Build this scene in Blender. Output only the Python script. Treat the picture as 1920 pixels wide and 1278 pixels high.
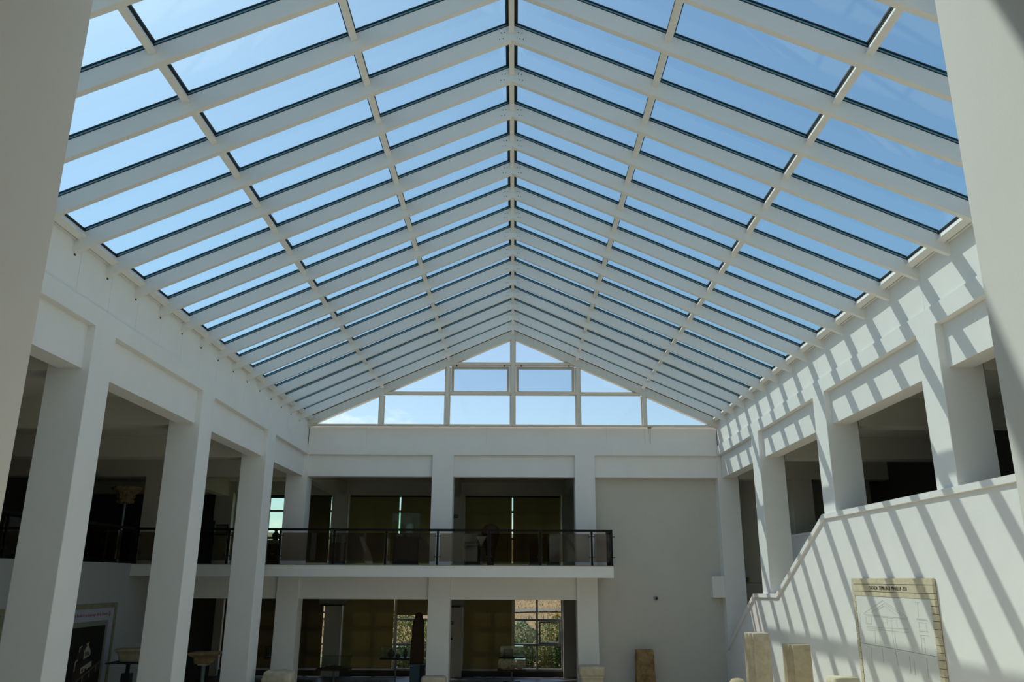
import bpy, math, random
from mathutils import Vector, Matrix, noise

# ------------------------------------------------------------------ camera, sky, sun, exposure
for o in list(bpy.data.objects):
    bpy.data.objects.remove(o)
SC = bpy.context.scene
COL = SC.collection
FLOOR = 3.4                      # ground floor lies 3.4 m below the lens; everything is lifted by this at the end

SC.view_settings.view_transform = 'Standard'
SC.view_settings.look = 'None'
SC.view_settings.gamma = 1.0
SC.view_settings.use_curve_mapping = False
SC.view_settings.exposure = 0.24

PITCH, YAW, ROLL, FPX = 0.2855, -0.0039, 0.0047, 1518.2
r0 = Vector((math.cos(YAW), -math.sin(YAW), 0))
fw = Vector((math.sin(YAW) * math.cos(PITCH), math.cos(YAW) * math.cos(PITCH), math.sin(PITCH)))
up0 = Vector((-math.sin(YAW) * math.sin(PITCH), -math.cos(YAW) * math.sin(PITCH), math.cos(PITCH)))
rr = math.cos(ROLL) * r0 + math.sin(ROLL) * up0
uu = math.cos(ROLL) * up0 - math.sin(ROLL) * r0
cd = bpy.data.cameras.new('camera')
cam = bpy.data.objects.new('camera', cd)
COL.objects.link(cam)
cd.sensor_width = 36
cd.lens = FPX / 1920 * 36
cd.clip_start = 0.05
cd.clip_end = 2000
M = Matrix.Identity(4)
for i in range(3):
    M[i][0], M[i][1], M[i][2] = rr[i], uu[i], -fw[i]
M[0][3] = 0.0665
cam.matrix_world = M
SC.camera = cam

SUN_TRAVEL = Vector((1.0, -0.88, -1.87)).normalized()
SUN_ELEV = math.asin(-SUN_TRAVEL.z)
SUN_AZ = math.atan2(1.0, 0.88)            # towards the left of straight ahead
sd = bpy.data.lights.new('sun', 'SUN')
sd.energy = 3.5
sd.angle = math.radians(0.53)
sd.color = (1.0, 0.84, 0.76)
sun = bpy.data.objects.new('sun', sd)
COL.objects.link(sun)
sun.rotation_euler = SUN_TRAVEL.to_track_quat('-Z', 'Y').to_euler()

W = bpy.data.worlds.new('sky')
SC.world = W
W.use_nodes = True
nt = W.node_tree
nt.nodes.clear()
out = nt.nodes.new('ShaderNodeOutputWorld')
bg = nt.nodes.new('ShaderNodeBackground')
sky = nt.nodes.new('ShaderNodeTexSky')
sky.sky_type = 'NISHITA'
sky.sun_disc = False
sky.sun_elevation = SUN_ELEV
sky.sun_rotation = -SUN_AZ
sky.altitude = 100
sky.air_density = 1.0
sky.dust_density = 1.3
sky.ozone_density = 3.0
tc = nt.nodes.new('ShaderNodeTexCoord')
sep = nt.nodes.new('ShaderNodeSeparateXYZ')
nt.links.new(tc.outputs['Generated'], sep.inputs[0])
nz = nt.nodes.new('ShaderNodeTexNoise')
nz.inputs['Scale'].default_value = 5.0
nz.inputs['Detail'].default_value = 9.0
nz.inputs['Roughness'].default_value = 0.6
mp = nt.nodes.new('ShaderNodeMapping')
mp.inputs['Scale'].default_value = (1, 1, 2.6)
mp.inputs['Location'].default_value = (3.1, 2.0, 0.0)
nt.links.new(tc.outputs['Generated'], mp.inputs[0])
nt.links.new(mp.outputs[0], nz.inputs['Vector'])
rmp = nt.nodes.new('ShaderNodeValToRGB')
rmp.color_ramp.elements[0].position = 0.56
rmp.color_ramp.elements[1].position = 0.70
nt.links.new(nz.outputs['Fac'], rmp.inputs[0])
low = nt.nodes.new('ShaderNodeMapRange')       # fair-weather cloud sits low over the horizon all round
low.inputs['From Min'].default_value = 0.16
low.inputs['From Max'].default_value = 0.24
low.inputs['To Min'].default_value = 1.0
low.inputs['To Max'].default_value = 0.0
nt.links.new(sep.outputs['Z'], low.inputs['Value'])
mul = nt.nodes.new('ShaderNodeMath')
mul.operation = 'MULTIPLY'
nt.links.new(rmp.outputs['Color'], mul.inputs[0])
nt.links.new(low.outputs['Result'], mul.inputs[1])
mixc = nt.nodes.new('ShaderNodeMixRGB')
mixc.inputs['Color2'].default_value = (8.2, 8.0, 7.6, 1)
nt.links.new(mul.outputs[0], mixc.inputs['Fac'])
nt.links.new(sky.outputs[0], mixc.inputs['Color1'])
nt.links.new(mixc.outputs[0], bg.inputs['Color'])
bg.inputs['Strength'].default_value = 0.165
nt.links.new(bg.outputs[0], out.inputs[0])

# ------------------------------------------------------------------ materials
MATS = {}


def pm(name, col, rough=0.7, var=0.0, scale=3.0, bump=0.0, bscale=40.0, metal=0.0, col2=None, spec=0.3):
    m = bpy.data.materials.new(name)
    m.use_nodes = True
    n = m.node_tree
    b = n.nodes['Principled BSDF']
    b.inputs['Base Color'].default_value = (*col, 1)
    b.inputs['Roughness'].default_value = rough
    b.inputs['Metallic'].default_value = metal
    b.inputs['Specular IOR Level'].default_value = spec
    t = n.nodes.new('ShaderNodeTexCoord')
    if var or col2:
        z = n.nodes.new('ShaderNodeTexNoise')
        z.inputs['Scale'].default_value = scale
        z.inputs['Detail'].default_value = 6
        z.inputs['Roughness'].default_value = 0.65
        n.links.new(t.outputs['Object'], z.inputs['Vector'])
        r = n.nodes.new('ShaderNodeValToRGB')
        r.color_ramp.elements[0].position = 0.3
        r.color_ramp.elements[1].position = 0.7
        c2 = col2 or tuple(c * (1 - var) for c in col)
        r.color_ramp.elements[0].color = (*c2, 1)
        r.color_ramp.elements[1].color = (*col, 1)
        n.links.new(z.outputs['Fac'], r.inputs[0])
        n.links.new(r.outputs[0], b.inputs['Base Color'])
    if bump:
        z2 = n.nodes.new('ShaderNodeTexNoise')
        z2.inputs['Scale'].default_value = bscale
        z2.inputs['Detail'].default_value = 5
        n.links.new(t.outputs['Object'], z2.inputs['Vector'])
        bp = n.nodes.new('ShaderNodeBump')
        bp.inputs['Strength'].default_value = bump
        bp.inputs['Distance'].default_value = 0.01
        n.links.new(z2.outputs['Fac'], bp.inputs['Height'])
        n.links.new(bp.outputs[0], b.inputs['Normal'])
    MATS[name] = m
    return m


def glassm(name, tint, refl=1.0, rough=0.0, ior=1.5):
    m = bpy.data.materials.new(name)
    m.use_nodes = True
    n = m.node_tree
    n.nodes.clear()
    o = n.nodes.new('ShaderNodeOutputMaterial')
    tr = n.nodes.new('ShaderNodeBsdfTransparent')
    tr.inputs[0].default_value = (*tint, 1)
    gl = n.nodes.new('ShaderNodeBsdfGlossy')
    gl.inputs['Roughness'].default_value = rough
    fr = n.nodes.new('ShaderNodeFresnel')
    ge = n.nodes.new('ShaderNodeNewGeometry')      # a thin sheet reflects alike on both its faces
    io = n.nodes.new('ShaderNodeMapRange')
    io.inputs['To Min'].default_value = ior
    io.inputs['To Max'].default_value = 1 / ior
    n.links.new(ge.outputs['Backfacing'], io.inputs['Value'])
    n.links.new(io.outputs['Result'], fr.inputs[0])
    mu = n.nodes.new('ShaderNodeMath')
    mu.operation = 'MULTIPLY'
    mu.inputs[1].default_value = refl
    mx = n.nodes.new('ShaderNodeMixShader')
    n.links.new(fr.outputs[0], mu.inputs[0])
    n.links.new(mu.outputs[0], mx.inputs[0])
    n.links.new(tr.outputs[0], mx.inputs[1])
    n.links.new(gl.outputs[0], mx.inputs[2])
    n.links.new(mx.outputs[0], o.inputs[0])
    MATS[name] = m
    return m


def blindm(name, col, trans):
    m = bpy.data.materials.new(name)
    m.use_nodes = True
    n = m.node_tree
    n.nodes.clear()
    o = n.nodes.new('ShaderNodeOutputMaterial')
    d = n.nodes.new('ShaderNodeBsdfDiffuse')
    t = n.nodes.new('ShaderNodeBsdfTranslucent')
    d.inputs[0].default_value = (*col, 1)
    t.inputs[0].default_value = (*trans, 1)
    a = n.nodes.new('ShaderNodeAddShader')
    n.links.new(d.outputs[0], a.inputs[0])
    n.links.new(t.outputs[0], a.inputs[1])
    n.links.new(a.outputs[0], o.inputs[0])
    MATS[name] = m
    return m


PLASTER = pm('white_plaster', (0.87, 0.85, 0.82), 0.85, 0.05, 1.2, 0.04, 60)
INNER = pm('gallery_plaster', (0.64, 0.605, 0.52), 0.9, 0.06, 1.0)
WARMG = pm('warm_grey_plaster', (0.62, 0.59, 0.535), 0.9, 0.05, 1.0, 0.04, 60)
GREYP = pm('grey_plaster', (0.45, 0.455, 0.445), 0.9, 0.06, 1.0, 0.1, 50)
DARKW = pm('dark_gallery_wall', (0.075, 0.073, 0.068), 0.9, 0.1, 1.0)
PAINT = pm('white_painted_metal', (0.87, 0.85, 0.82), 0.45, 0.03, 2.0)
GABLE = pm('ivory_painted_metal', (0.74, 0.69, 0.60), 0.5, 0.05, 3.0)
SASH = pm('beige_sash_frame', (0.54, 0.46, 0.36), 0.55, 0.1, 3.0)
GASKET = pm('black_rubber', (0.012, 0.014, 0.016), 0.5)
GEDGE = pm('teal_glass_edge', (0.17, 0.35, 0.44), 0.3)
RAIL = pm('dark_bronze_metal', (0.008, 0.006, 0.006), 0.5, spec=0.15)
STEEL = pm('grey_steel', (0.22, 0.26, 0.28), 0.4, metal=0.6)
BLACKM = pm('black_metal', (0.02, 0.022, 0.026), 0.5)
FLOORM = pm('stone_floor', (0.90, 0.72, 0.53), 0.55, 0.12, 2.0)
DARKT = pm('dark_floor_tile', (0.09, 0.09, 0.095), 0.4, 0.1, 2.0)
SLABTOP = pm('mottled_stone_edge', (0.35, 0.31, 0.27), 0.7, 0.4, 25)
LIME = pm('beige_limestone', (0.56, 0.48, 0.33), 0.9, 0.3, 5.0, 0.6, 18, col2=(0.38, 0.315, 0.20))
LIMEL = pm('pale_limestone', (0.64, 0.565, 0.41), 0.9, 0.3, 6.0, 0.6, 22, col2=(0.45, 0.39, 0.27))
TANST = pm('tan_stone', (0.42, 0.30, 0.16), 0.9, 0.3, 6.0, 0.7, 20, col2=(0.24, 0.16, 0.08))
TERRA = pm('terracotta', (0.62, 0.33, 0.17), 0.8, 0.2, 8)
CARVED = pm('dark_carved_stone', (0.30, 0.22, 0.12), 0.9, 0.3, 8.0, 0.7, 20, col2=(0.14, 0.10, 0.055))
BROWNST = pm('brown_veined_stone', (0.40, 0.26, 0.11), 0.85, 0.3, 4.0, 0.7, 12, col2=(0.10, 0.065, 0.03))
DARKST = pm('dark_brown_stone', (0.10, 0.055, 0.03), 0.8, 0.3, 5.0, 0.5, 20)
MARBLE = pm('white_marble', (0.68, 0.67, 0.62), 0.6, 0.15, 8.0, 0.3, 30)
FRAMEST = pm('honey_stone', (0.70, 0.62, 0.44), 0.85, 0.3, 9.0, 0.5, 40, col2=(0.56, 0.49, 0.34))
OLIVEST = pm('olive_stone_frame', (0.30, 0.28, 0.16), 0.85, 0.3, 8.0, 0.4, 40)
BOARD = pm('white_drawing_board', (0.78, 0.765, 0.72), 0.6, 0.03, 4)
LINE = pm('grey_pencil_line', (0.52, 0.52, 0.50), 0.8)
INK = pm('black_ink', (0.02, 0.02, 0.02), 0.7)
PRINTW = pm('poster_white', (0.42, 0.43, 0.50), 0.6)
PRINTG = pm('poster_grey_green', (0.25, 0.25, 0.21), 0.6)
PRINTK = pm('poster_black', (0.012, 0.012, 0.010), 0.5)
PRINTD = pm('poster_dark_brown', (0.045, 0.03, 0.025), 0.5)
PRINTY = pm('poster_cream', (0.42, 0.40, 0.30), 0.6)
PRINTR = pm('poster_red', (0.33, 0.02, 0.05), 0.6)
PRINTO = pm('poster_gold', (0.40, 0.24, 0.08), 0.6)
BLUEB = pm('blue_grey_plinth', (0.10, 0.17, 0.21), 0.6)
ACW = pm('air_conditioner_shell', (0.30, 0.29, 0.28), 0.5)
SIGN = pm('black_sign', (0.012, 0.012, 0.014), 0.5)
SIGNW = pm('white_sign_print', (0.6, 0.6, 0.6), 0.6)
GREEN = pm('green_exit_sign', (0.01, 0.17, 0.12), 0.5)
YELL = pm('yellow_sign_edge', (0.35, 0.25, 0.03), 0.5)
WINF = pm('window_frame_grey', (0.40, 0.42, 0.42), 0.45)
WINB = pm('window_frame_beige', (0.42, 0.41, 0.32), 0.5)
GRASS = pm('dry_grass', (0.34, 0.235, 0.10), 0.95, 0.4, 0.35, 0.4, 6, col2=(0.21, 0.16, 0.065))
PATHM = pm('gravel_path', (0.17, 0.155, 0.12), 0.95, 0.1, 3)
LEAF1 = pm('green_leaves', (0.11, 0.18, 0.04), 0.7, 0.4, 6, col2=(0.05, 0.09, 0.02))
LEAF2 = pm('yellow_green_leaves', (0.30, 0.31, 0.06), 0.7, 0.4, 5, col2=(0.14, 0.19, 0.04))
LEAF3 = pm('pale_grey_green_leaves', (0.30, 0.36, 0.20), 0.8, 0.4, 5, col2=(0.16, 0.22, 0.10))
ORANGE = pm('orange_blossom', (0.65, 0.30, 0.03), 0.7)
EARTH = pm('brown_bark', (0.10, 0.075, 0.045), 0.9)
BLIND = blindm('olive_blind_cloth', (0.23, 0.19, 0.085), (0.014, 0.011, 0.0035))
BLINDD = blindm('brown_blind_cloth', (0.075, 0.06, 0.035), (0.006, 0.005, 0.002))
GROOF = glassm('roof_glass', (0.79, 0.908, 0.892), 0.9)
GGABLE = glassm('gable_glass', (0.90, 0.925, 0.885), 0.9)
GSASH = glassm('sash_glass', (0.78, 0.83, 0.82), 0.9)
GRAIL = glassm('bronze_tinted_glass', (0.60, 0.535, 0.47), 0.8)
GCASE = glassm('case_glass', (0.90, 0.96, 0.92), 0.55)
GWINU = glassm('green_tinted_window_glass', (0.70, 0.82, 0.76), 0.5)
GWIN = glassm('window_glass', (0.92, 0.95, 0.93), 0.5)

# ------------------------------------------------------------------ mesh helpers
WL = {}          # world location of each parent (translation only)


class MB:
    def __init__(self):
        self.v = []
        self.f = []

    def add(self, vs, fs):
        b = len(self.v)
        self.v += [tuple(p) for p in vs]
        self.f += [tuple(i + b for i in q) for q in fs]
        return self

    def box(self, x0, x1, y0, y1, z0, z1):
        vs = [(x, y, z) for z in (z0, z1) for y in (y0, y1) for x in (x0, x1)]
        return self.add(vs, [(0, 2, 3, 1), (4, 5, 7, 6), (0, 1, 5, 4), (2, 6, 7, 3), (0, 4, 6, 2), (1, 3, 7, 5)])

    def prism(self, poly, a0, a1, axis):
        """poly of 2D points extruded along axis: 'y' -> (x,z), 'x' -> (y,z), 'z' -> (x,y)"""
        n = len(poly)
        vs = []
        for a in (a0, a1):
            for p, q in poly:
                vs.append({'y': (p, a, q), 'x': (a, p, q), 'z': (p, q, a)}[axis])
        fs = [tuple(range(n)), tuple(range(2 * n - 1, n - 1, -1))]
        for i in range(n):
            j = (i + 1) % n
            fs.append((i, i + n, j + n, j))
        return self.add(vs, fs)

    def tube(self, p, q, r, n=10, r2=None):
        p, q = Vector(p), Vector(q)
        d = (q - p).normalized()
        a = d.orthogonal().normalized()
        b = d.cross(a)
        r2 = r if r2 is None else r2
        vs = []
        for c, rad in ((p, r), (q, r2)):
            for i in range(n):
                t = 2 * math.pi * i / n
                vs.append(c + a * math.cos(t) * rad + b * math.sin(t) * rad)
        fs = [tuple(range(n)), tuple(range(2 * n - 1, n - 1, -1))]
        for i in range(n):
            j = (i + 1) % n
            fs.append((i, j, j + n, i + n))
        return self.add(vs, fs)

    def bar(self, p, q, w, h, up=(0, 0, 1)):
        p, q = Vector(p), Vector(q)
        d = (q - p).normalized()
        s = d.cross(Vector(up)).normalized()
        u = s.cross(d).normalized()
        vs = []
        for c in (p, q):
            for a, b in ((-1, -1), (1, -1), (1, 1), (-1, 1)):
                vs.append(c + s * (a * w / 2) + u * (b * h / 2))
        return self.add(vs, [(0, 1, 2, 3), (7, 6, 5, 4), (0, 4, 5, 1), (1, 5, 6, 2), (2, 6, 7, 3), (3, 7, 4, 0)])

    def loft(self, rings, n=40, amp=0.0, seed=0, freq=5.0, flute=None, c=(0, 0, 0)):
        """rings: (hx, hy, z, exponent[, cx, cy]); superellipse cross sections"""
        vs = []
        off = Vector((seed * 13.7, seed * 7.1, seed * 3.3))
        for rg in rings:
            hx, hy, z, e = rg[:4]
            cx, cy = (rg[4], rg[5]) if len(rg) > 4 else (0, 0)
            for i in range(n):
                t = 2 * math.pi * i / n
                ct, st = math.cos(t), math.sin(t)
                x = math.copysign(abs(ct) ** (2 / e), ct) * hx
                y = math.copysign(abs(st) ** (2 / e), st) * hy
                if flute:
                    k = 1 - flute(t)
                    x *= k
                    y *= k
                p = Vector((x + cx, y + cy, z))
                if amp:
                    p += noise.noise_vector(p * freq + off) * amp
                vs.append((p.x + c[0], p.y + c[1], p.z + c[2]))
        fs = []
        for k in range(len(rings) - 1):
            for i in range(n):
                j = (i + 1) % n
                fs.append((k * n + i, k * n + j, (k + 1) * n + j, (k + 1) * n + i))
        fs.append(tuple(range(n - 1, -1, -1)))
        fs.append(tuple(range((len(rings) - 1) * n, len(rings) * n)))
        return self.add(vs, fs)

    def mesh(self, name, mat, smooth=False):
        me = bpy.data.meshes.new(name)
        me.from_pydata(self.v, [], self.f)
        me.materials.append(mat)
        if smooth:
            for p in me.polygons:
                p.use_smooth = True
        me.update()
        return me

    def build(self, name, mat, parent=None, smooth=False, loc=(0, 0, 0)):
        return inst(name, self.mesh(name, mat, smooth), parent, loc)


def inst(name, me, parent=None, loc=(0, 0, 0)):
    """link mesh data as an object; loc is where the mesh origin sits in the world"""
    o = bpy.data.objects.new(name, me)
    COL.objects.link(o)
    loc = Vector(loc)
    WL[o.name] = loc
    if parent:
        o.parent = parent
        o.location = loc - WL[parent.name]
    else:
        o.location = loc
    return o


def empty(name, loc):
    o = bpy.data.objects.new(name, None)
    o.empty_display_size = 0.1
    COL.objects.link(o)
    o.location = loc
    WL[o.name] = Vector(loc)
    return o


def struct(o):
    o['kind'] = 'structure'
    return o


def tag(o, label, cat, group=None):
    o['label'] = label
    o['category'] = cat
    if group:
        o['group'] = group
    return o


def copy_tree(root, loc, label):
    r = root.copy()
    COL.objects.link(r)
    r.location = loc
    WL[r.name] = Vector(loc)
    r['label'] = label
    for ch in root.children:
        c = ch.copy()
        COL.objects.link(c)
        c.parent = r
        for g in ch.children:
            d = g.copy()
            COL.objects.link(d)
            d.parent = c
    return r


def text_mesh(name, body, size, mat, parent, origin, xdir, updir, sx=1.0, align='LEFT', depth=0.002):
    cu = bpy.data.curves.new(name, 'FONT')
    cu.body = body
    cu.size = size
    cu.align_x = align
    cu.extrude = depth
    cu.offset = -0.012 * size
    cu.resolution_u = 2
    t = bpy.data.objects.new(name + '_tmp', cu)
    COL.objects.link(t)
    bpy.context.view_layer.update()
    dg = bpy.context.evaluated_depsgraph_get()
    me = bpy.data.meshes.new_from_object(t.evaluated_get(dg))
    bpy.data.objects.remove(t)
    xd, ud = Vector(xdir), Vector(updir)
    nd = xd.cross(ud)
    for v in me.vertices:
        c = v.co
        v.co = xd * (c.x * sx) + ud * c.y + nd * c.z + Vector(origin)
    me.materials.clear()
    me.materials.append(mat)
    return inst(name, me, parent)


# ------------------------------------------------------------------ dimensions (metres, lens at z = 0)
HW = 6.3485
ZF = -3.4
ZU = 0.37           # upper floor level
BEAMZ = 2.985
CEIL = 3.55
YN, YFAR, YBACK = 3.15, 25.17, 31.5
COLS_L = [(7.34, 7.98), (11.82, 12.46), (16.30, 16.97), (20.90, 21.60)]
COLS_R = [(6.98, 7.62), (11.59, 12.19), (16.13, 16.75), (20.77, 21.41)]
PIERS = [(-2.486, -1.83), (1.93, 2.55)]

# ------------------------------------------------------------------ floors and slabs
struct(MB().box(-16.4, 12, -5.4, 25.3, ZF - 0.2, ZF).build('floor', FLOORM))
struct(MB().box(-16.4, 12, 25.3, 32, ZF - 0.2, ZF).build('floor_far_room', DARKT))
struct(MB().box(-3.2, 3.2, -5.2, 2.4, -1.75, -1.6).build('floor_landing', FLOORM))
fb = struct(MB().box(-10.85, 2.89, 23.9, 25.8, 0.036, ZU - 0.02).build('floor_balcony', PLASTER))
MB().box(-10.86, 2.905, 23.885, 25.8, ZU - 0.02, ZU).build('edge_slab', SLABTOP, fb)
struct(MB().box(-16.2, 6.3, 25.8, YBACK, 0.036, ZU).build('floor_gallery_far', INNER))
struct(MB().box(-16.2, -11.1, 3, 25.8, 0.0, ZU).build('floor_gallery_left', INNER))
struct(MB().box(7.6, 11.6, 3, 18.0, 0.0, ZU).build('floor_gallery_right', INNER))
struct(MB().box(6.7, 11.6, 20.3, 26.8, -1.36, -1.24).build('floor_stair_landing', INNER))

# ------------------------------------------------------------------ outer walls and gallery ceilings
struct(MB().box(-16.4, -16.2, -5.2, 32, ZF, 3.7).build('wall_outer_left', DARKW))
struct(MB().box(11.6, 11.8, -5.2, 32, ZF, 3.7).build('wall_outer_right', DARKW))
struct(MB().box(-16.4, 11.8, -5.4, -5.2, ZF, 3.7).build('wall_behind', INNER))
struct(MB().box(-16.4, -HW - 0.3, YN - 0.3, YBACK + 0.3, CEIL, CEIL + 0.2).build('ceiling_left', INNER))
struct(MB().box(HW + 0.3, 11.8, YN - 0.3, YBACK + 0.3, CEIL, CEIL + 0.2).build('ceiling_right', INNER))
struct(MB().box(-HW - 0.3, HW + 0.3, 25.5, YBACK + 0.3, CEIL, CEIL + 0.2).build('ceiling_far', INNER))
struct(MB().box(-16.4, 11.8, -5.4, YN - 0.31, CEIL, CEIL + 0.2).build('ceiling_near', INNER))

# ------------------------------------------------------------------ long walls: band, fascia panels, lintels


def side_wall(side, cols, joints):
    s = -1 if side == 'left' else 1

    def xs(a, b):
        return (min(s * a, s * b), max(s * a, s * b))
    w = struct(MB().box(*xs(HW, HW + 0.64), YN - 0.6, 25.8, 3.69, 3.985).build('wall_' + side, PLASTER))
    for a, b in zip(joints[:-1], joints[1:]):
        MB().box(*xs(HW + 0.055, HW + 0.31), a + 0.003, b - 0.003, 3.985, 4.75).build('fascia_panel', PLASTER, w)
    MB().box(*xs(HW + 0.08, HW + 0.29), YN - 0.5, 25.7, 4.0, 4.74).build('fascia_backing', DARKW, w)
    edges = [YN - 0.3] + [e for c in cols for e in c] + [YFAR]
    for k in range(0, len(edges), 2):
        MB().box(*xs(HW + 0.125, HW + 0.485), edges[k], edges[k + 1], 3.02, 3.69).build('lintel', PLASTER, w)
    # cross beams carry the gallery ceiling at every column
    far = 16.2 if s < 0 else 11.6
    for a, b in cols + [(YFAR, 25.8)]:
        MB().box(*xs(HW + 0.645, far), a, b - 0.15, BEAMZ, CEIL).build('cross_beam', INNER, w)
    return w


jl = [YN - 0.5] + [12.18 + 0.965 * k for k in range(-8, 14)] + [25.2]
jl = sorted(set(j for j in jl if YN - 0.5 <= j <= 25.2))
wall_left = side_wall('left', COLS_L, jl)
wall_right = side_wall('right', COLS_R, [YN - 0.5, 7.3, 11.9, 16.45, 21.1, 25.2])


def column(x0, x1, y0, y1, label, z0=ZF, z1=3.69, mat=PLASTER, cat='column', group=None):
    o = empty('column', ((x0 + x1) / 2, (y0 + y1) / 2, z0))
    m = MB()
    c = 0.008
    m.prism([(x0 + c, y0), (x1 - c, y0), (x1, y0 + c), (x1, y1 - c), (x1 - c, y1), (x0 + c, y1), (x0, y1 - c), (x0, y0 + c)], z0, z1, 'z')
    m.build('shaft', mat, o)
    tag(o, label, cat, group)
    return o


LC = ['tall white square column on the left, out of sight beside the near opening',
      'nearest tall white column on the left, overlapping the dark church poster',
      'second tall white column on the left, right of the church poster',
      'third tall white column on the left, in front of the balcony railing']
for (a, b), l in zip(COLS_L, LC):
    if a > 10:
        column(-HW - 0.645, -HW, a, b, l)
column(-HW - 0.645, -HW, YFAR, 25.8, 'white corner column behind the left part of the balcony railing')
RC = [None,
      'nearest sunlit white column on the right, standing on the horizontal parapet',
      'second sunlit white column on the right, at the top bend of the parapet',
      'third sunlit white column on the right, at the parapet landing step']
for (a, b), l in zip(COLS_R, RC):
    if l:
        column(HW, HW + 0.63, a, b, l)
column(HW, HW + 0.63, 25.2, 25.8, 'white corner column at the foot of the sloping stair parapet')
column(*PIERS[0], YFAR, 25.8, 'middle white pier of the far wall, between the two upper openings')
column(*PIERS[1], YFAR, 25.8, 'right white pier of the far wall, beside the blank wall')
column(-2.56, -1.9135, 2.55, 3.19, 'close shaded white pier filling the left edge of the picture')
column(1.9665, 2.61, 2.46, 3.105, 'close sunlit white pier filling the right edge of the picture')
column(-11.32, -10.65, YFAR, 25.8, 'dim grey upper gallery column behind the left railing corner', z0=ZU, z1=BEAMZ, mat=INNER)

# ------------------------------------------------------------------ far wall
wf = struct(MB().box(-HW, HW, YFAR, 25.8, 3.69, 3.985).build('wall_far', PLASTER))
xj = [-HW - 0.04, -4.58, -0.82, 2.95, HW + 0.04]
for a, b in zip(xj[:-1], xj[1:]):
    MB().box(a + 0.002, b - 0.002, YFAR + 0.035, YFAR + 0.3, 3.985, 4.60).build('fascia_panel', PLASTER, wf)
MB().box(-HW, HW, YFAR + 0.06, YFAR + 0.28, 4.0, 4.59).build('fascia_backing', INNER, wf)
for a, b in [(-HW, PIERS[0][0]), (PIERS[0][1], PIERS[1][0]), (PIERS[1][1], HW)]:
    MB().box(a, b, YFAR + 0.125, YFAR + 0.45, 3.03, 3.69).build('lintel', PLASTER, wf)
for a, b in [(-10.65, -HW - 0.645), (-HW, PIERS[0][0]), (PIERS[0][1], PIERS[1][0])]:
    MB().box(a, b, YFAR + 0.10, YFAR + 0.5, -0.60, 0.036).build('beam', PLASTER, wf)
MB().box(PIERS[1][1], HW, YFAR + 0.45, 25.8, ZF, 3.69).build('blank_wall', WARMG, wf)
MB().box(6.0, HW, YFAR + 0.12, YFAR + 0.46, -0.51, 0.10).build('landing_stub', PLASTER, wf)
for xc in (-11.0, -6.56, -2.16, 2.17):
    MB().box(xc - 0.18, xc + 0.18, 25.8, YBACK, BEAMZ, CEIL).build('gallery_beam', INNER, wf)
# rust stain and water drips below the gable sill
m = MB()
m.box(4.24, 4.36, YFAR + 0.030, YFAR + 0.036, 4.555, 4.592)
for dx, l in ((0.0, 0.45), (0.05, 0.52), (-0.14, 0.5)):
    m.box(4.28 + dx, 4.284 + dx, YFAR + 0.033, YFAR + 0.036, 4.55 - l, 4.56)
m.build('rust_stain', BROWNST, wf)

# ------------------------------------------------------------------ near wall (behind the roof's near edge, over the camera)
wn = struct(MB().box(-HW, HW, 2.5, YN, 3.69, 3.985).build('wall_near', PLASTER))
MB().box(-HW, HW, 2.85, YN - 0.035, 3.985, 4.60).build('fascia_panel', PLASTER, wn)
for a, b in [(-HW, -2.56), (-1.9135, 1.9665), (2.61, HW)]:
    MB().box(a, b, 2.67, 3.02, 3.02, 3.69).build('lintel', PLASTER, wn)
MB().box(-HW, -2.56, 2.6, 2.8, ZF, 3.02).build('side_screen', PLASTER, wn)
MB().box(2.61, HW, 2.6, 2.8, ZF, 3.02).build('side_screen', PLASTER, wn)
MB().box(-1.9135, 1.9665, 2.4, 2.6, ZF, -1.6).build('landing_front', PLASTER, wn)
for x0, x1 in ((-16.2, -HW), (HW, 11.6)):
    MB().box(x0, x1, 2.6, 2.8, ZF, CEIL).build('wing_end', INNER, wn)

# ------------------------------------------------------------------ left wing: poster wall under the gallery
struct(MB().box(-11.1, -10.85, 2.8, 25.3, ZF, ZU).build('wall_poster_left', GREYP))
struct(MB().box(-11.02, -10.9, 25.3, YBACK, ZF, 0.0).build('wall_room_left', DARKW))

# ------------------------------------------------------------------ right: stair wall with coping
cop = [(2.8, 1.285), (16.78, 1.285), (20.235, -0.305), (22.17, -0.34), (25.2, -1.86)]
body = [(2.8, ZF)] + [(y, z - 0.02) for y, z in cop] + [(25.2, ZF)]
ws = struct(MB().prism(body, HW - 0.004, HW + 0.28, 'x').build('wall_stair', PLASTER))
t = 0.095
for (ya, za), (yb, zb) in zip(cop[:-1], cop[1:]):
    d = Vector((yb - ya, zb - za)).normalized()
    k = t / max(d.x, 0.2) if abs(d.y) > 0.2 else t
    MB().prism([(ya, za), (yb, zb), (yb, zb - k), (ya, za - k)], HW - 0.045, HW + 0.31, 'x').build('coping', PLASTER, ws)
struct(MB().box(HW + 0.63, 11.6, 26.6, 26.8, ZF, CEIL).build('wall_stair_end', INNER))
struct(MB().box(8.62, 9.25, 25.25, 26.0, -1.24, BEAMZ).build('wall_stair_pier', INNER))
wp = struct(MB().box(8.2, 8.36, 19.0, 25.3, -1.24, 1.20).build('wall_stair_parapet', PLASTER))
MB().box(8.17, 8.39, 19.0, 25.3, 1.20, 1.27).build('coping', PLASTER, wp)
# stair flights behind the wall
for k in range(10):
    struct(MB().box(7.0, 8.2, 18.0 + 0.24 * k, 18.24 + 0.24 * k, ZU - 0.16 * (k + 1) - 0.16, ZU - 0.16 * (k + 1)).build('floor_step', INNER))

# ------------------------------------------------------------------ glass roof
ce = struct(empty('ceiling', (0, 14, 4.75)))
SL = 0.4504
ZR = 7.432                      # underside of rafters on the ridge line
RD = 0.26                       # vertical depth of a rafter
RW = 0.08
YR = [10.0385 + i for i in range(-7, 15)]


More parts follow.
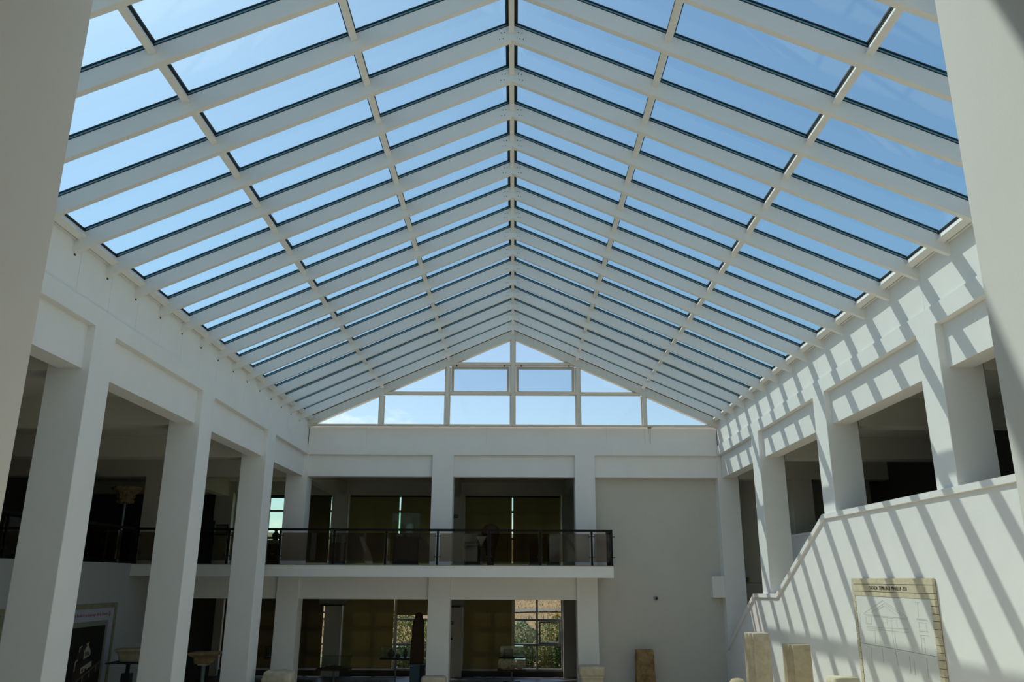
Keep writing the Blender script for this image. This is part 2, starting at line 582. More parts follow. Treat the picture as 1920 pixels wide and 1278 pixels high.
def zb(x):
    return ZR - SL * abs(x)


def slope_prism(mb, s, xa, xb, za, zt, y0, y1):
    """bar following the slope from xa to xb; za / zt are offsets above the rafter underside"""
    return mb.prism([(s * xa, zb(xa) + za), (s * xb, zb(xb) + za), (s * xb, zb(xb) + zt), (s * xa, zb(xa) + zt)], y0, y1, 'y')




def slope_bar(mb, s, xc, w, d0, d1, y0, y1):
    """bar square to the slope: w along the slope, d0..d1 square to it, measured up from the rafter underside"""
    n = math.hypot(1, SL)
    ax, az = 1 / n, -SL / n          # down the slope
    px, pz = SL / n, 1 / n           # square to it, upwards
    k = RD / n
    pts = []
    for a, b in ((-w / 2, d0), (w / 2, d0), (w / 2, d1), (-w / 2, d1)):
        pts.append((s * (xc + ax * a + px * (b - k)), zb(xc) + RD + az * a + pz * (b - k)))
    return mb.prism(pts, y0, y1, 'y')


KD = RD / math.hypot(1, SL)
XE = HW + 0.06
bolt = {}
for s in (-1, 1):
    rm = slope_prism(MB(), s, 0.0, XE, 0, RD, -RW, 0).mesh('rafter', PAINT)
    gm = slope_prism(MB(), s, 0.03, XE, RD, RD + 0.014, -RW - 0.004, 0.004).mesh('gasket', GASKET)
    sm = slope_prism(MB(), s, 0.03, XE, RD + 0.014, RD + 0.038, -RW - 0.002, 0.002).mesh('glazing_edge', GEDGE)
    cm = slope_prism(MB(), s, 0.0, XE + 0.1, RD + 0.050, RD + 0.066, -RW - 0.008, 0.008).mesh('cover_cap', GASKET)
    mbm = MB()
    for bx, bz in ((0.10, 0.17), (0.15, 0.185), (0.12, 0.075), (0.17, 0.09)):
        zc = zb(bx) + bz
        mbm.tube((s * bx, -RW - 0.004, zc), (s * bx, -RW + 0.004, zc), 0.008, 6)
    bm_ = mbm.mesh('bolt_heads', GASKET)
    for y in YR:
        r = inst('rafter', rm, ce, (0, y, 0))
        inst('gasket', gm, r, (0, y, 0))
        inst('glazing_edge', sm, r, (0, y, 0))
        inst('cover_cap', cm, r, (0, y, 0))
        inst('bolt_heads', bm_, r, (0, y, 0))
    # purlins and the eave beam between rafters
    for xp in (2.065, 4.13):
        pmh = slope_bar(MB(), s, xp, 0.085, KD - 0.10, KD, 0, 1.0 - RW).mesh('purlin', PAINT)
        pg = slope_bar(MB(), s, xp, 0.104, KD, KD + 0.02, 0.01, 0.99 - RW).mesh('gasket', GASKET)
        pc = slope_prism(MB(), s, xp - 0.045, xp + 0.045, RD + 0.050, RD + 0.07, 0, 1.0).mesh('cover_cap', GASKET)
        for y in YR:
            p = inst('purlin', pmh, ce, (0, y, 0))
            inst('gasket', pg, p, (0, y, 0))
            inst('cover_cap', pc, p, (0, y, 0))
    em = slope_bar(MB(), s, HW - 0.03, 0.11, KD - 0.10, KD, 0, 1.0 - RW).mesh('eave_beam', PAINT)
    eg = slope_prism(MB(), s, HW - 0.10, HW + 0.04, RD, RD + 0.024, 0.01, 0.99 - RW).mesh('gasket', GASKET)
    for y in YR:
        p = inst('eave_beam', em, ce, (0, y, 0))
        inst('gasket', eg, p, (0, y, 0))
    # panes
    for xa, xb in ((0.035, 2.06), (2.07, 4.125), (4.135, HW + 0.12)):
        pn = slope_prism(MB(), s, xa, xb, RD + 0.026, RD + 0.048, 0.004, 1.0 - RW - 0.004).mesh('roof_pane', GROOF)
        for y in YR:
            inst('roof_pane', pn, ce, (0, y, 0))
rb = MB().prism([(-0.038, zb(0) + RD - 0.15), (0.038, zb(0) + RD - 0.15), (0.038, zb(0) + RD - 0.015), (0, zb(0) + RD), (-0.038, zb(0) + RD - 0.015)], 0, 1.0 - RW, 'y').mesh('ridge_beam', PAINT)
rg = MB().prism([(-0.052, zb(0) + RD - 0.026), (0.052, zb(0) + RD - 0.026), (0.052, zb(0) + RD - 0.004), (0, zb(0) + RD + 0.022), (-0.052, zb(0) + RD - 0.004)], 0.005, 0.995 - RW, 'y').mesh('gasket', GASKET)
rc = MB().prism([(-0.09, zb(0) + RD + 0.01), (0.09, zb(0) + RD + 0.01), (0, zb(0) + RD + 0.075)], 0, 1.0, 'y').mesh('cover_cap', GASKET)
for y in YR:
    p = inst('ridge_beam', rb, ce, (0, y, 0))
    inst('gasket', rg, p, (0, y, 0))
    inst('cover_cap', rc, p, (0, y, 0))
# flashing strip between eave and wall
for s in (-1, 1):
    MB().box(min(s * (HW + 0.02), s * (HW + 0.3)), max(s * (HW + 0.02), s * (HW + 0.3)), 2.95, 25.1, 4.745, 4.84).build('eave_flashing', PAINT, ce)
    # small dark brackets under each rafter foot
    if s < 0:
        bk = MB().box(-HW - 0.06, -HW - 0.046, -0.03, 0.01, 4.52, 4.548).mesh('foot_bracket', EARTH)
        for y in YR:
            inst('foot_bracket', bk, ce, (0, y, 0))


# ------------------------------------------------------------------ gables
def gable(name, yc, d):
    """glazed gable; d = +1 when the hall lies in front (towards -y)"""
    g = struct(empty(name, (0, yc, 4.6)))
    MX = [-4.13, -2.065, 0.0, 2.065, 4.13]
    T1, T2, Z0 = 5.62, 6.585, 4.60

    def yb(a, b):
        return (min(yc + d * a, yc + d * b), max(yc + d * a, yc + d * b))
    for s in (-1, 1):
        slope_prism(MB(), s, 0.0, XE, -0.02, RD, *yb(-0.10, 0.10)).build('gable_rafter', GABLE, g)
        slope_prism(MB(), s, 0.0, XE, RD, RD + 0.03, *yb(-0.105, 0.105)).build('gasket', GASKET, g)
    MB().box(-HW, HW, *yb(-0.06, 0.1), Z0 - 0.02, Z0 + 0.025).build('sill', GABLE, g)
    for x in MX:
        zt = zb(x) - 0.0
        m = MB().box(x - 0.05, x + 0.05, *yb(-0.11, 0.0), Z0, zt)
        m.box(x - 0.095, x + 0.095, *yb(0.0, 0.06), Z0, zt - (0.03 if x else 0.03))
        m.build('mullion', GABLE, g)
    for a, b, z in [(MX[0], MX[1], T1), (MX[1], MX[2], T1), (MX[2], MX[3], T1), (MX[3], MX[4], T1), (MX[1], MX[2], T2), (MX[2], MX[3], T2)]:
        m = MB().box(a + 0.05, b - 0.05, *yb(-0.06, 0.0), z - 0.035, z + 0.035)
        m.box(a + 0.095, b - 0.095, *yb(0.0, 0.06), z - 0.06, z + 0.06)
        m.build('transom', GABLE, g)

    def xz(z):
        return (ZR - z) / SL
    pan = [[(-xz(Z0), Z0), (MX[0], Z0), (MX[0], zb(MX[0]))]]
    pan += [[(a, Z0), (b, Z0), (b, T1), (a, T1)] for a, b in zip(MX[:-1], MX[1:])]
    pan += [[(xz(Z0), Z0), (MX[4], zb(MX[4])), (MX[4], Z0)]]
    pan += [[(MX[0], T1), (MX[1], T1), (MX[1], zb(MX[1])), (MX[0], zb(MX[0]))]]
    pan += [[(MX[3], T1), (MX[4], T1), (MX[4], zb(MX[4])), (MX[3], zb(MX[3]))]]
    pan += [[(MX[1], T2), (0, T2), (0, zb(0)), (MX[1], zb(MX[1]))], [(0, T2), (MX[3], T2), (MX[3], zb(MX[3])), (0, zb(0))]]
    for p in pan:
        MB().prism(p, yc + d * 0.02, yc + d * 0.04, 'y').build('pane', GGABLE, g)
    # two top-hung sashes, tilted a little outwards
    for a, b in ((MX[1], 0.0), (0.0, MX[3])):
        x0, x1, z0, z1 = a + 0.10, b - 0.10, T1 + 0.065, T2 - 0.07
        w = 0.085
        ms = MB()

        def tilt(z, y):
            return yc + d * (y + 0.07 + (z1 - z) * 0.07)
        for bx0, bx1, bz0, bz1 in ((x0, x0 + w, z0, z1), (x1 - w, x1, z0, z1), (x0 + w, x1 - w, z1 - w, z1), (x0 + w, x1 - w, z0, z0 + 0.035)):
            vs = [(x, tilt(z, y), z) for z in (bz0, bz1) for y in (-0.03, 0.03) for x in (bx0, bx1)]
            ms.add(vs, [(0, 2, 3, 1), (4, 5, 7, 6), (0, 1, 5, 4), (2, 6, 7, 3), (0, 4, 6, 2), (1, 3, 7, 5)])
        so = ms.build('sash', SASH, g)
        mp_ = MB()
        vs = [(x, tilt(z, y), z) for z in (z0 + 0.03, z1 - w) for y in (-0.006, 0.006) for x in (x0 + w, x1 - w)]
        mp_.add(vs, [(0, 2, 3, 1), (4, 5, 7, 6), (0, 1, 5, 4), (2, 6, 7, 3), (0, 4, 6, 2), (1, 3, 7, 5)])
        mp_.build('pane', GSASH, so)
        mh = MB()
        for hx in (x0 + 0.17, x1 - 0.17):
            mh.box(hx - 0.02, hx + 0.02, *yb(-0.02, 0.05), z1 + 0.0, z1 + 0.03)
        mh.build('hinge', BLACKM, so)
    return g


gable('window_1', 25.06, 1)
gable('window_2', 2.98, -1)

# ------------------------------------------------------------------ back wall of the far gallery with windows and blinds
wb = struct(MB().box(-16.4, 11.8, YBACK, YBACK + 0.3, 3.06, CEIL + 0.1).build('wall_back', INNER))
MB().box(-16.4, 11.8, YBACK, YBACK + 0.3, -0.45, 0.5).build('spandrel', INNER, wb)
MB().box(-16.4, 11.8, YBACK, YBACK + 0.3, ZF, -3.2).build('spandrel', DARKW, wb)
PIL = [(-11.32, -10.65), (-6.87, -6.26), (-2.48, -1.83), (1.86, 2.45)]
for a, b in PIL:
    MB().box(a, b, YBACK - 0.25, YBACK + 0.3, ZF, 3.1).build('pilaster', INNER, wb)
MB().box(-16.4, -11.3, YBACK, YBACK + 0.3, -3.2, 3.06).build('blank_bay', DARKW, wb)
MB().box(2.45, 11.8, YBACK, YBACK + 0.3, -3.2, 3.06).build('blank_bay', DARKW, wb)

WN = [3]


def window(x0, x1, z0, z1, xs, zs, mat, sash=None, glass=None):
    w = struct(empty('window_%d' % WN[0], ((x0 + x1) / 2, YBACK + 0.1, z0)))
    WN[0] += 1
    y0, y1 = YBACK + 0.06, YBACK + 0.13
    m = MB()
    for a, b in ((x0, x0 + 0.06), (x1 - 0.06, x1)):
        m.box(a, b, y0, y1, z0, z1)
    m.box(x0 + 0.06, x1 - 0.06, y0, y1, z0, z0 + 0.07)
    m.box(x0 + 0.06, x1 - 0.06, y0, y1, z1 - 0.07, z1)
    m.build('frame', mat, w)
    for x in xs:
        MB().box(x - 0.035, x + 0.035, y0 + 0.002, y1 - 0.002, z0 + 0.07, z1 - 0.07).build('mullion', mat, w)
    for z in zs:
        MB().box(x0 + 0.06, x1 - 0.06, y0 + 0.004, y1 - 0.004, z - 0.04, z + 0.04).build('transom', mat, w)
    if sash:
        a, b, c, d = sash
        ms = MB()
        ms.box(a, a + 0.07, y0 - 0.02, y1 - 0.02, c, d).box(b - 0.07, b, y0 - 0.02, y1 - 0.02, c, d)
        ms.box(a + 0.07, b - 0.07, y0 - 0.02, y1 - 0.02, c, c + 0.07).box(a + 0.07, b - 0.07, y0 - 0.02, y1 - 0.02, d - 0.07, d)
        so = ms.build('sash', mat, w)
        MB().tube(((a + b) / 2, y0 - 0.03, d - 0.03), ((a + b) / 2, y0 - 0.03, d - 0.14), 0.012, 8).build('handle', BLACKM, so)
    xe = [x0] + list(xs) + [x1]
    ze = [z0] + list(zs) + [z1]
    for a, b in zip(xe[:-1], xe[1:]):
        for c, d in zip(ze[:-1], ze[1:]):
            MB().box(a + 0.02, b - 0.02, y0 + 0.03, y0 + 0.036, c + 0.02, d - 0.02).build('pane', glass or (GWINU if z0 > 0 else GWIN), w)
    return w


LZ = (-2.321, -1.454)
window(-1.83, 0.03, -3.2, -0.45, (-0.9,), LZ, WINF)
window(0.03, 1.86, -3.2, -0.45, (0.915,), LZ, WINF, (0.975, 1.785, -2.29, -1.50))
window(-6.26, -4.30, -3.2, -0.45, (-5.28,), LZ, WINF)
window(-4.30, -2.48, -3.2, -0.45, (-3.05,), LZ, WINF)
window(-10.65, -8.66, -3.2, -0.45, (-9.7,), LZ, WINF)
window(-8.66, -6.87, -3.2, -0.45, (-7.75,), LZ, WINF)
UZ = (1.45, 2.456)
window(-10.65, -9.36, 0.5, 3.06, (), UZ, WINB)
window(-9.36, -6.87, 0.5, 3.06, (-8.1,), UZ, WINB)
window(-6.26, -4.10, 0.5, 3.06, (-5.28,), UZ, WINB)
window(-4.10, -2.48, 0.5, 3.06, (-3.2,), UZ, WINB)
window(-1.83, 0.22, 0.5, 3.06, (-0.9,), UZ, WINB)
window(0.22, 1.86, 0.5, 3.06, (1.0,), UZ, WINB)


def blind(x0, x1, z0, z1, label, mat=BLIND):
    y = YBACK - 0.06
    b = empty('roller_blind', ((x0 + x1) / 2, y, z0))
    m = MB()
    n = 12
    vs, fs = [], []
    for k in range(2):
        for i in range(n + 1):
            x = x0 + (x1 - x0) * i / n
            yy = y + 0.004 * math.sin(i * 1.3 + k)
            for zz in (z0, z1):
                vs.append((x, yy + 0.002 * k, zz))
    for i in range(n):
        a = 2 * i
        fs.append((a, a + 2, a + 3, a + 1))
    m.add(vs[:2 * (n + 1)], fs)
    m.build('cloth', mat, b)
    MB().tube((x0, y, z1 + 0.02), (x1, y, z1 + 0.02), 0.028, 10).build('roller', BLACKM, b)
    MB().tube((x0, y, z0), (x1, y, z0), 0.012, 8).build('bottom_bar', STEEL, b)
    tag(b, label, 'blind', 'roller blinds over the far gallery windows')


blind(-10.6, -8.75, -3.12, -0.6, 'closed dark blind left of the narrow light slit, behind third left column, ground floor', BLINDD)
blind(-8.68, -6.96, -3.12, -0.6, 'dark ground floor blind just left of the pilaster under the left air conditioner', BLINDD)
blind(-6.20, -4.36, -3.12, -0.6, 'wide closed olive blind on the ground floor, right of the left air conditioner')
blind(-4.25, -2.5, -1.29, -0.6, 'half lowered olive blind above the ground floor window with the tall dark stele')
blind(-1.78, -0.02, -3.12, -0.6, 'closed olive blind on the ground floor left of the window with six panes')
blind(-9.30, -8.30, 2.93, 3.0, 'rolled up blind over the bright upper window behind the third left column', BLINDD)
blind(-8.2, -6.93, 0.55, 2.99, 'dark upper floor blind next to the white corner column', BLINDD)
blind(-6.20, -4.32, 0.55, 2.99, 'upper floor olive blind left of the tall glass showcase')
blind(-4.265, -2.5, 0.55, 2.99, 'upper floor olive blind directly behind the tall glass showcase')
blind(-1.80, -0.03, 0.55, 2.99, 'upper floor olive blind behind the domed dark stone')
blind(0.02, 1.80, 0.55, 2.99, 'upper floor olive blind at the far right, beside the dim pilaster')

# ------------------------------------------------------------------ railings


def railing(name, pts, label, posts, close_end=True):
    """posts: list of runs; each run = list of (x, y)"""
    r = empty(name, (pts[0][0], pts[0][1], ZU))
    for (x0, y0), (x1, y1) in zip(pts[:-1], pts[1:]):
        d = Vector((x1 - x0, y1 - y0, 0)).normalized() * 0.025
        MB().bar((x0 - d.x, y0 - d.y, 1.34), (x1 + d.x, y1 + d.y, 1.338), 0.06, 0.064).build('handrail', RAIL, r)
    seen = set()
    for run in posts:
        for (x, y) in run:
            if (x, y) in seen:
                continue
            seen.add((x, y))
            p = MB().box(x - 0.028, x + 0.028, y - 0.028, y + 0.028, ZU, 1.315).build('post', RAIL, r)
            mc = MB()
            d = Vector((run[-1][0] - run[0][0], run[-1][1] - run[0][1], 0)).normalized()
            for z in (0.60, 1.17):
                for sgn in (-1, 1):
                    c = Vector((x, y, z)) + d * sgn * 0.075
                    mc.tube(Vector((x, y, z)) + d * sgn * 0.028, c, 0.010, 6)
                    nrm = Vector((-d.y, d.x, 0))
                    mc.tube(c - nrm * 0.022, c + nrm * 0.022, 0.018, 8)
            mc.build('glass_clamp', BLACKM, p)
        for (x0, y0), (x1, y1) in zip(run[:-1], run[1:]):
            d = Vector((x1 - x0, y1 - y0, 0))
            L = d.length
            d.normalize()
            a = Vector((x0, y0, 0)) + d * 0.055
            b = Vector((x1, y1, 0)) - d * 0.055
            zc = (0.464 + 1.248) / 2
            MB().bar((a.x, a.y, zc), (b.x, b.y, zc), 0.010, 1.248 - 0.464).build('glass_panel', GRAIL, r)
    tag(r, label, 'railing')
    return r


bx = [-10.78, -9.635, -8.155, -6.675, -5.116, -3.619, -2.137, -0.656, 0.81, 2.29, 2.86]
railing('balcony_railing', [(-10.8, 23.95), (2.86, 23.95), (2.86, 25.15)],
        'dark railing with brown tinted glass along the far balcony',
        [[(x, 23.95) for x in bx], [(2.86, 23.95), (2.86, 24.5), (2.86, 25.05)]])
gy = [23.80 - 1.48 * k for k in range(0, 10)]
railing('gallery_railing', [(-10.9, 23.85), (-10.9, gy[-1])],
        'dark railing with tinted glass atop the left poster wall',
        [[(-10.9, y) for y in gy]])

# ------------------------------------------------------------------ drawing board on the stair wall
XB = HW - 0.012
db = empty('temple_drawing_board', (XB, 14.1, -3.2))
Y0b, Y1b = 12.60, 15.615
for z0, z1, dx in ((-0.058, 0.036, 0.0), (-0.180, -0.066, 0.004), (-0.262, -0.188, 0.0)):
    MB().box(XB - 0.045 - dx, XB, Y0b, Y1b, z0, z1).build('stone_course', FRAMEST, db)
k = 0
z = -0.268
random.seed(4)
while z > -3.1:
    h = 0.108 + random.uniform(-0.008, 0.008)
    dx = random.uniform(0, 0.008)
    MB().box(XB - 0.045 - dx, XB, Y0b, 12.735, z - h + 0.008, z).build('stone_block', FRAMEST, db)
    MB().box(XB - 0.045 - dx, XB, 15.505, Y1b, z - h + 0.008, z).build('stone_block', FRAMEST, db)
    z -= h
MB().box(XB - 0.014, XB, Y0b + 0.004, Y1b - 0.004, -3.1, 0.03).build('mortar_backing', OLIVEST, db)
MB().box(XB - 0.040, XB - 0.014, 12.74, 15.50, -1.070, -0.266).build('drawing_panel', BOARD, db)
MB().box(XB - 0.038, XB - 0.014, 12.74, 15.50, -3.1, -1.076).build('drawing_panel', BOARD, db)
LINES = [(14.381, -0.324, 15.208, -0.557), (14.381, -0.324, 13.533, -0.564), (15.213, -0.575, 13.551, -0.578), (14.337, -0.367, 14.902, -0.536), (14.337, -0.367, 13.721, -0.546), (14.348, -0.406, 14.72, -0.517), (14.348, -0.406, 13.933, -0.535), (15.137, -0.594, 13.571, -0.595), (15.144, -0.621, 15.155, -0.723), (14.908, -0.618, 14.929, -0.729), (15.176, -0.731, 14.904, -0.727), (14.474, -0.613, 14.48, -0.731), (14.307, -0.612, 14.31, -0.736), (14.147, -0.619, 14.139, -0.726), (13.956, -0.616, 13.951, -0.73), (15.153, -0.781, 13.566, -0.735), (15.141, -0.802, 13.582, -0.79), (15.132, -0.834, 14.6, -0.821), (14.828, -0.834, 14.868, -1.034), (14.652, -0.824, 14.68, -1.041), (14.146, -0.727, 14.137, -0.807), (14.153, -0.808, 14.146, -1.062), (14.072, -0.803, 14.068, -1.063), (15.073, -1.134, 15.096, -1.404), (14.629, -1.099, 14.628, -1.332), (14.134, -1.075, 14.095, -1.322), (13.259, -0.563, 12.916, -0.565), (13.249, -0.577, 12.907, -0.58), (13.217, -0.614, 12.943, -0.613), (13.191, -0.619, 13.197, -0.739), (12.959, -0.62, 12.964, -0.732), (13.225, -0.741, 12.925, -0.735), (13.214, -0.797, 12.915, -0.794), (13.184, -0.838, 13.089, -0.842), (13.173, -0.8, 13.186, -0.845), (13.147, -0.319, 13.186, -0.556), (13.174, -0.85, 13.204, -1.052), (13.076, -0.844, 13.1, -1.068), (15.389, -0.557, 15.42, -0.826), (13.246, -0.322, 13.091, -0.32), (13.653, -1.14, 13.668, -1.395), (13.512, -1.153, 13.528, -1.406), (13.09, -1.128, 13.114, -1.398)]
ml = MB()
for a, b, c, d in LINES:
    ml.bar((XB - 0.0405, a, b), (XB - 0.0405, c, d), 0.003, 0.0065, up=(0, -(d - b), (c - a)) if abs(c - a) + abs(d - b) > 0 else (0, 0, 1))
ml.build('line_drawing', LINE, db)
text_mesh('lettering', 'FATADA  TEMPLULUI  MARELUI  ZEU', 0.088, INK, db, (XB - 0.0515, 14.825, -0.151), (0, -1, 0), (0, 0, 1), sx=0.80)
tag(db, 'stone framed drawing of a temple facade on the sunlit stair wall', 'wall panel')
lt = bpy.data.objects.get('lettering')
if lt:
    ys = [v.co.y for v in lt.data.vertices]
    k = (14.825 - 13.44) / (max(ys) - min(ys))
    for v in lt.data.vertices:
        v.co.y = 14.825 + (v.co.y - 14.825) * k

# ------------------------------------------------------------------ posters on the left wall
XP = -10.85


def poster(y0, y1, label, full=True):
    p = empty('exhibition_poster', (XP, (y0 + y1) / 2, -3.2))
    zt = -0.672
    MB().box(XP, XP + 0.05, y0, y1, zt - 0.115, zt).build('frame_top', OLIVEST, p)
    for a, b in ((y0, y0 + 0.12), (y1 - 0.12, y1)):
        MB().box(XP, XP + 0.05, a, b, -3.2, zt - 0.122).build('frame_side', OLIVEST, p)
    MB().box(XP, XP + 0.03, y0 + 0.12, y1 - 0.12, -3.2, zt - 0.115).build('print_sheet', PRINTW, p)
    return p


po = poster(19.25, 23.31, '')
tag(po, 'poster of a dark church model between the two nearest left columns', 'poster')
MB().box(XP + 0.03, XP + 0.033, 19.7, 22.93, -2.95, -1.10).build('photo_border', PRINTG, po)
MB().box(XP + 0.033, XP + 0.036, 19.85, 22.80, -2.85, -1.225).build('photo_ground', PRINTK, po)


def flat(poly, name, mat, off):
    return MB().prism(poly, XP + 0.036, XP + 0.036 + off, 'x').build(name, mat, po)


flat([(20.6, -2.85), (22.80, -2.05), (22.80, -2.3), (21.3, -2.85)], 'photo_terrace', PRINTD, 0.002)
flat([(21.42, -2.12), (21.95, -1.99), (22.30, -2.08), (22.25, -2.34), (21.6, -2.52), (21.42, -2.46)], 'photo_lower_hall', PRINTD, 0.003)
flat([(21.78, -2.20), (22.30, -2.07), (22.32, -2.20), (21.80, -2.34)], 'photo_lower_wall', PRINTY, 0.005)
for a in (21.84, 22.0, 22.16):
    flat([(a, -2.235), (a + 0.07, -2.22), (a + 0.07, -2.28), (a, -2.295)], 'photo_opening', PRINTK, 0.007)
flat([(21.55, -1.76), (21.98, -1.64), (21.82, -1.95), (21.45, -2.05)], 'photo_roof', PRINTD, 0.004)
flat([(21.86, -1.93), (21.86, -1.80), (22.0, -1.64), (22.14, -1.78), (22.18, -1.84), (22.18, -1.93), (21.86, -2.0)], 'photo_gable', PRINTY, 0.005)
flat([(21.90, -1.64), (22.06, -1.60), (22.0, -1.68)], 'photo_finial', PRINTY, 0.006)
for a in (21.91, 21.98, 22.06):
    flat([(a, -1.93), (a + 0.04, -1.92), (a + 0.04, -1.83), (a, -1.84)], 'photo_opening', PRINTK, 0.007)
flat([(21.60, -1.70), (21.72, -1.66), (21.72, -1.69), (21.64, -1.72), (21.63, -1.83), (21.60, -1.82)], 'photo_wing', PRINTY, 0.005)
flat([(21.47, -2.02), (21.60, -1.98), (21.60, -2.01), (21.51, -2.05), (21.49, -2.24), (21.46, -2.26)], 'photo_wing', PRINTY, 0.005)
flat([(20.9, -2.74), (22.78, -2.12), (22.78, -2.135), (20.9, -2.76)], 'photo_colonnade', PRINTG, 0.004)
for i in range(11):
    a = 21.0 + 0.155 * i
    zz = -2.72 + 0.05 * i
    flat([(a, zz), (a + 0.03, zz + 0.01), (a + 0.03, zz - 0.13), (a, zz - 0.14)], 'photo_colonnade', PRINTK if i % 2 else PRINTG, 0.005)
tt = text_mesh('lettering', 'Reconstituire ideal\u0103 a Basilicii cu transept de la Histria', 0.115, PRINTR, po, (XP + 0.033, 20.1, -0.975), (0, 1, 0), (0, 0, 1))
ys = [v.co.y for v in tt.data.vertices]
k = (22.84 - 20.1) / (max(ys) - min(ys))
for v in tt.data.vertices:
    v.co.y = 20.1 + (v.co.y - 20.1) * k
m = MB().loft([(0.055, 0.055, 0, 2), (0.055, 0.055, 0.003, 2)], 20)
m.v = [(XP + 0.031 + z_, 22.955 + x_, -0.945 + y_ * 1.25) for x_, y_, z_ in m.v]
em = m.build('emblem', PRINTO, po)
MB().box(XP + 0.034, XP + 0.037, 22.943, 22.967, -0.99, -0.90).build('emblem_figure', PRINTD, em)
p2 = poster(14.2, 18.18, '')
tag(p2, 'sliver of a second framed poster left of the nearest left column', 'poster')
MB().box(XP + 0.03, XP + 0.033, 14.6, 17.9, -2.95, -1.2).build('photo', PRINTK, p2)
MB().box(XP + 0.03, XP + 0.032, 15.5, 17.95, -0.99, -0.92).build('title_strip', PRINTR, p2)


# ------------------------------------------------------------------ stones and exhibits in the hall
def stone(name, label, cat, rings, mat, loc, amp=0.01, seed=1, freq=6, n=48, flute=None, smooth=True, rot=0):
    m = MB().loft(rings, n, amp, seed, freq, flute)
    if rot:
        c, s = math.cos(rot), math.sin(rot)
        m.v = [(x * c - y * s, x * s + y * c, z) for x, y, z in m.v]
    o = m.build(name, mat, None, smooth, loc)
    tag(o, label, cat)
    return o


def dense(rings, k=6):
    out_ = []
    for a, b in zip(rings[:-1], rings[1:]):
        for i in range(k):
            t_ = i / k
            out_.append(tuple(p + (q - p) * t_ for p, q in zip(a, b)))
    out_.append(rings[-1])
    return out_


def drum_flute(t):
    # grooves only round the side facing the far wall, the rest worn flat
    a = (math.degrees(t) + 360) % 360
    if 130 < a < 244:
        return 0.14 * abs(math.sin(math.radians(a - 130) * 8)) ** 0.8
    return 0.012 * (1 + math.sin(math.radians(a) * 9))


for lab, (x, y, h, r, sd_) in (('taller fluted column drum by the stair wall, nearer the far wall', (5.66, 19.85, 2.23, 0.285, 3)),
                               ('second fluted column drum by the stair wall, left of the temple drawing', (5.62, 17.0, 2.19, 0.265, 8))):
    rings = dense([(r * 1.04, r * 1.04, 0, 2.4), (r, r, h * 0.5, 2.4), (r * 0.97, r * 0.97, h - 0.02, 2.4), (r * 0.93, r * 0.93, h, 2.4)], 8)
    o = stone('fluted_column_drum', lab, 'column drum', rings, LIME if sd_ == 8 else LIMEL, (x, y, ZF), 0.006, sd_, 4, 144, drum_flute)
    o['group'] = 'fluted drums by the stair wall'

stone('veined_stone_slab', 'brown cracked stone slab standing against the blank far wall', 'stone slab',
      dense([(0.29, 0.16, 0, 7), (0.275, 0.15, 0.8, 7), (0.262, 0.14, 1.44, 7)], 8), BROWNST, (3.86, 25.15, ZF), 0.02, 5, 5, 60)
stone('stone_capital', 'tan moulded stone capital in front of the right far pier', 'capital',
      dense([(0.30, 0.30, 0, 8), (0.30, 0.30, 0.60, 8), (0.315, 0.315, 0.68, 8), (0.315, 0.315, 0.80, 8), (0.335, 0.335, 0.83, 8), (0.335, 0.335, 0.86, 8), (0.325, 0.325, 0.875, 8), (0.355, 0.355, 0.90, 7), (0.368, 0.368, 0.99, 6), (0.362, 0.362, 1.08, 6), (0.34, 0.34, 1.115, 5), (0.29, 0.29, 1.125, 5)], 3), LIMEL, (2.19, 23.9, ZF), 0.012, 2, 7, 72)
stone('stone_block', 'pale stone block at the bottom edge before the middle far pier', 'stone block',
      dense([(0.33, 0.25, 0, 7), (0.345, 0.26, 0.5, 7), (0.34, 0.25, 0.80, 5), (0.31, 0.23, 0.855, 4)], 5), LIMEL, (-2.10, 23.6, ZF), 0.014, 6, 6, 60)
stone('stone_block', 'large weathered stone block below the white corner column on the left', 'stone block',
      dense([(0.32, 0.3, 0, 6), (0.33, 0.3, 0.7, 6), (0.36, 0.3, 0.90, 6), (0.37, 0.3, 1.0, 6), (0.34, 0.28, 1.17, 5), (0.27, 0.2, 1.205, 4)], 4), LIMEL, (-5.74, 21.5, ZF), 0.02, 9, 6, 60)
stone('stone_fragment', 'low stone fragment leaning against the weathered block at the bottom left', 'stone fragment',
      dense([(0.28, 0.2, 0, 5), (0.30, 0.22, 0.7, 5), (0.27, 0.2, 0.90, 3), (0.12, 0.12, 1.0, 2.2)], 5), LIMEL, (-6.0, 20.6, ZF), 0.02, 12, 6, 48)
stone('stone_fragment', 'small inscribed pale fragment at the bottom edge below the weathered block', 'stone fragment',
      dense([(0.12, 0.08, 0, 7), (0.13, 0.08, 0.85, 7), (0.12, 0.07, 0.965, 5)], 5), MARBLE, (-5.55, 20.4, ZF), 0.01, 14, 8, 48)
stone('rounded_stone', 'rounded dark stone at the bottom edge beside the taller fluted drum', 'stone',
      dense([(0.2, 0.2, 0, 2.2), (0.23, 0.23, 0.9, 2.2), (0.21, 0.21, 1.22, 2.2), (0.12, 0.12, 1.33, 2), (0.02, 0.02, 1.35, 2)], 4), LIME, (4.93, 19.0, ZF), 0.012, 15, 6, 48)
stone('stone_block', 'yellow beige stone block just left of the temple drawing', 'stone block',
      dense([(0.23, 0.2, 0, 8), (0.235, 0.2, 1.2, 8), (0.23, 0.19, 1.89, 6)], 6), FRAMEST, (5.42, 14.2, ZF), 0.012, 16, 6, 48)


